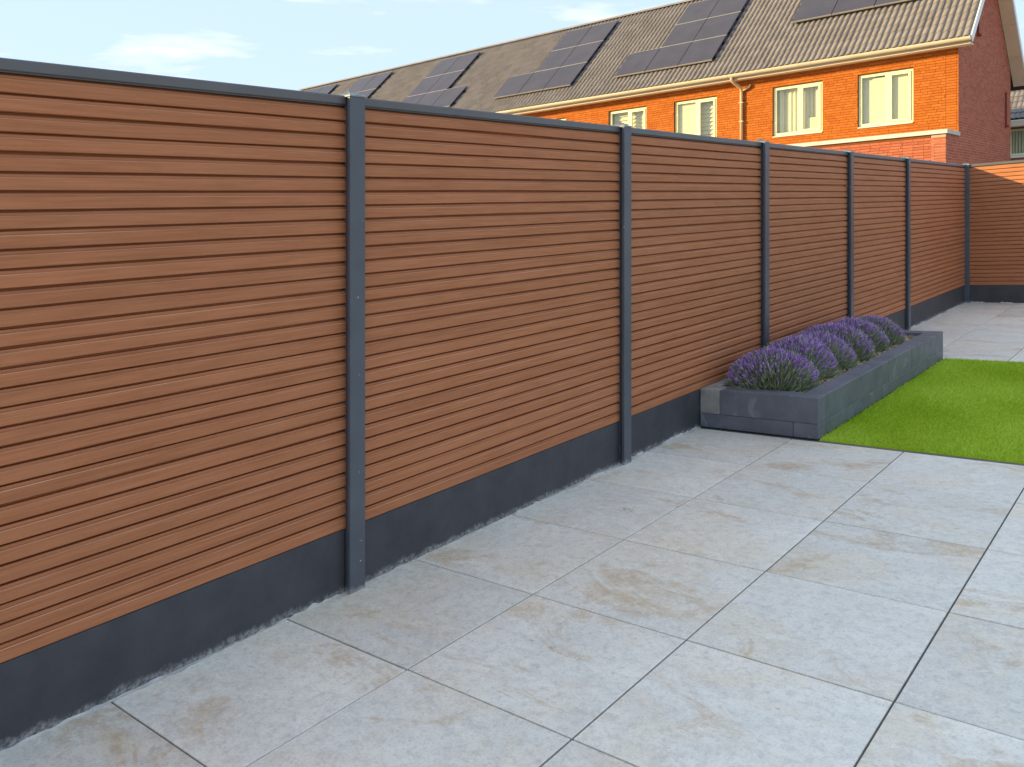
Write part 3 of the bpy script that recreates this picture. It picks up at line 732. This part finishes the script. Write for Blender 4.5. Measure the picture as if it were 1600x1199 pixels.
while uu < UL-.1:
    e = min(uu+1.15, UL-.02); verge(-1, 'soffit_board', 'soffit', uu+.004, e-.004, -.165, -.145, HX1+.004, RX1-.012); verge(1, 'soffit_board', 'soffit', max(uu,0)+.004, e-.004, -.165, -.145, HX1+.004, RX1-.012); uu = e
# eaves: boxed fascia and gutter in lengths with joint sleeves
b_ = MB(); b_.box(HX0, RX1-.03, HY-.30, HY-.008, EZ-.175, EZ-.150); hb(b_, 'eaves_soffit', 'soffit', ro, (-8, HY-.2, EZ-.17))
b_ = MB(); b_.box(HX0, RX1-.03, HY-.312, HY-.290, EZ-.178, EZ-.03); hb(b_, 'fascia', 'gutter', ro, (-8, HY-.3, EZ-.1))
GYc, GZc, GR = HY-.385, EZ-.045, .070
gp = [(GYc+GR*math.cos(a), GZc+GR*1.05*math.sin(a)) for a in [math.pi*(1+i/10) for i in range(11)]]
gp = [(GYc-GR, GZc+.012)] + gp + [(GYc+GR, GZc+.012)]
gi = [(GYc+(y-GYc)*.90, GZc+(z-GZc)*.90+.002) for y, z in gp][::-1]
x = RX1-.02
while x > -31:
    x2 = x-2.2 if x < RX1-.05 else -2.9
    b_ = MB(); b_.prism_x(gp+gi, x2+.002, x-.002); hb(b_, 'gutter_length', 'gutter', ro, (x2, GYc, GZc))
    sp = [(GYc+(y-GYc)*1.06, GZc+(z-GZc)*1.06) for y, z in gp]; b_ = MB(); b_.prism_x(sp+gp[::-1], x2-.02, x2+.02); hb(b_, 'gutter_sleeve', 'gutter', ro, (x2, GYc, GZc))
    x = x2
b_ = MB(); b_.prism_x(gp, RX1-.022, RX1-.016); hb(b_, 'gutter_end', 'white', ro, (RX1, GYc, GZc))
b_ = MB()
b_.tube([(-7.18,GYc,GZc-.05),(-7.18,GYc,GZc-.14),(-7.14,HY-.30,GZc-.22),(-7.06,HY-.12,GZc-.32),(-7.05,HY-.065,GZc-.40),(-7.05,HY-.065,GZc-.5),(-7.05,HY-.065,2.92)], .042, 12)
dp = hb(b_, 'downpipe', 'pipe', org=(-7.05, HY, 3), smooth=True)
b_ = MB(); b_.tube([(-6.80,HY-.065,GZc-.27),(-6.84,HY-.065,GZc-.33),(-7.0,HY-.065,GZc-.40)], .032, 10); hb(b_, 'branch_pipe', 'pipe', dp, (-7, HY, 4.5), True)
for z in (4.22, 3.72): b_ = MB(); b_.cbox(-7.105, -6.995, HY-.115, HY-.004, z, z+.03, .004); hb(b_, 'pipe_clip', 'gutter', dp, (-7.05, HY, z))

# ------------------------------------------------------------------ solar arrays on the roof
PWd, PHt, U0 = 1.06, 1.235, .645; NH = .115
def panel_mesh():
    def pt(x, u, n):
        y, z = slope_pt(u, n); return (x, y, z)
    def slab(mb, x0, x1, u0, u1, n0, n1):
        mb.add([pt(x0,u0,n0),pt(x1,u0,n0),pt(x1,u1,n0),pt(x0,u1,n0),pt(x0,u0,n1),pt(x1,u0,n1),pt(x1,u1,n1),pt(x0,u1,n1)],
               [(3,2,1,0),(4,5,6,7),(0,1,5,4),(1,2,6,5),(2,3,7,6),(3,0,4,7)])
    a = MB(); slab(a, .008, PWd-.016, .012, PHt-.022, NH+.005, NH+.034)
    f_ = MB(); slab(f_, .004, PWd-.010, 0, .012, NH, NH+.036)
    f2 = MB(); slab(f2, .004, PWd-.010, PHt-.022, PHt-.010, NH, NH+.036)
    k_ = MB(); slab(k_, -.002, .007, .05, PHt-.05, NH+.004, NH+.030)
    for u_ in (.25, .95): slab(k_, PWd-.05, PWd-.010, u_, u_+.05, .03, NH-.001)
    slab(k_, .0, PWd-.01, .22, .26, .03, NH-.003); slab(k_, .0, PWd-.01, .95, .99, .03, NH-.003)
    g_ = [x.mesh(nm, M[mt], (0, EY, EZ), KH) for x, nm, mt in ((a,'solar_panel','pv'),(f_,'frame','pvframe'),(f2,'frame','pvframe'),(k_,'mounting_rail','black'))]
    return g_
PM = panel_mesh()
def array(cells, label):
    """cells: (right edge x, row) of each panel"""
    x0 = min(c[0] for c in cells)-PWd; u0 = U0 + PHt*min(c[1] for c in cells)
    root = empty('solar_array', (x0, EY+u0*CA, EZ+u0*SA), KH); tag(root, label, 'solar array', 'solar arrays on the terrace roof')
    for xr, r_ in cells:
        u = U0 + r_*PHt; org = (xr-PWd, EY+u*CA, EZ+u*SA)
        p = put('solar_panel', PM[0], root, org, KH); put('frame', PM[1], p, org, KH); put('frame', PM[2], p, org, KH); put('mounting_rail', PM[3], p, org, KH)
def block_cells(right, ncol, rws): return [(right-PWd*c, r_) for r_ in rws for c in range(ncol)]
array(block_cells(-2.92, 3, (1,2)), 'dark solar array nearest the gable, above the two rightmost windows')
array(block_cells(-7.95, 3, (0,)) + block_cells(-7.95, 2, (1,2)), 'L-shaped solar array directly left of the one nearest the gable')
array(block_cells(-12.72, 3, (0,)) + block_cells(-12.72, 2, (1,2)), 'L-shaped solar array in the middle of the roof, third from the gable')
array(block_cells(-17.90, 3, (0,)) + block_cells(-18.92, 2, (1,2)), 'solar array with its extra bottom panel on the right, fourth from the gable')
array(block_cells(-23.90, 2, (0,1,2)), 'solar array just behind the nearest post cap, fifth from the gable')
array(block_cells(-27.55, 3, (0,1,2)), 'farthest solar array, at the left end of the visible roof')

# ------------------------------------------------------------------ neighbouring house past the gable
nh = empty('neighbouring_house', (0, 32, 0), KH)
tag(nh, 'small part of another house past the gable, dark tiled roof over a window', 'house')
def nb(mb, name, mat, parent=nh, smooth=False): return mb.build(name, M[mat], parent, (0, 32, 0), KH, smooth)
w = MB(); facade(w, -6, 4, -.5, 4.0, 32, [(-2.6, .6, 2.78, 3.66)]); nb(w, 'wall', 'brick_shade_red')
w = MB(); w.box(-6, 4, 34.6, 34.8, -.5, 4.9); w.box(-6.0, -5.8, 32.2, 34.6, -.5, 3.9); w.box(3.8, 4.0, 32.2, 34.6, -.5, 3.9); nb(w, 'rear_wall', 'brick_shade_red')
w = MB(); w.prism_x([(31.7,3.86),(31.7,3.96),(33.25,5.16),(34.9,3.96),(34.9,3.86),(33.25,5.06)], -6.2, 4.2); rf = nb(w, 'roof', 'roofcore')
w = MB(); ca2, sa2 = 1.55/1.96, 1.2/1.96
for c in range(24):
    for r_ in range(6):
        for i in range(8):
            def q_(xx, uu, nn): return (xx, 31.68+uu*ca2-nn*sa2, 3.97+uu*sa2+nn*ca2)
            x_ = -3.6+c*.3+i*.0375; h0 = .03*abs(math.sin(math.pi*i/4)); h1 = .03*abs(math.sin(math.pi*(i+1)/4)); u_ = r_*.335
            w.add([q_(x_,u_,h0+.03),q_(x_+.0375,u_,h1+.03),q_(x_+.0375,u_+.36,h1),q_(x_,u_+.36,h0),q_(x_,u_,h0),q_(x_+.0375,u_,h1)], [(0,1,2,3),(4,5,1,0)], (c*7+r_*3) % 10/10)
o = nb(w, 'roof_tiles', 'rooftile', rf); o['kind'] = 'stuff'
w = MB(); w.cbox(-6, 4, 31.55, 31.69, 3.70, 3.93, .02); nb(w, 'gutter', 'gutter')
w = MB(); w.cbox(-2.6, .6, 32.02, 32.09, 2.78, 2.85, .004); w.cbox(-2.6, .6, 32.02, 32.09, 3.59, 3.66, .004); w.cbox(-2.6,-2.53,32.021,32.089,2.85,3.59,.004); w.cbox(.53,.6,32.021,32.089,2.85,3.59,.004)
wf = nb(w, 'window', 'frame')
w = MB(); w.box(-2.53, .53, 32.05, 32.056, 2.85, 3.59); nb(w, 'pane', 'glass', wf)
w = MB(); w.cbox(-2.65, .65, 31.94, 32.03, 2.70, 2.775, .004); nb(w, 'sill', 'white', wf)
for i in range(34):
    w = MB(); xx = -2.52+i*.09; w.add([(xx,32.14,2.80),(xx+.07,32.19,2.80),(xx+.07,32.19,3.64),(xx,32.14,3.64)], [(0,1,2,3)]); nb(w, 'blind_slat', 'curtain', wf)
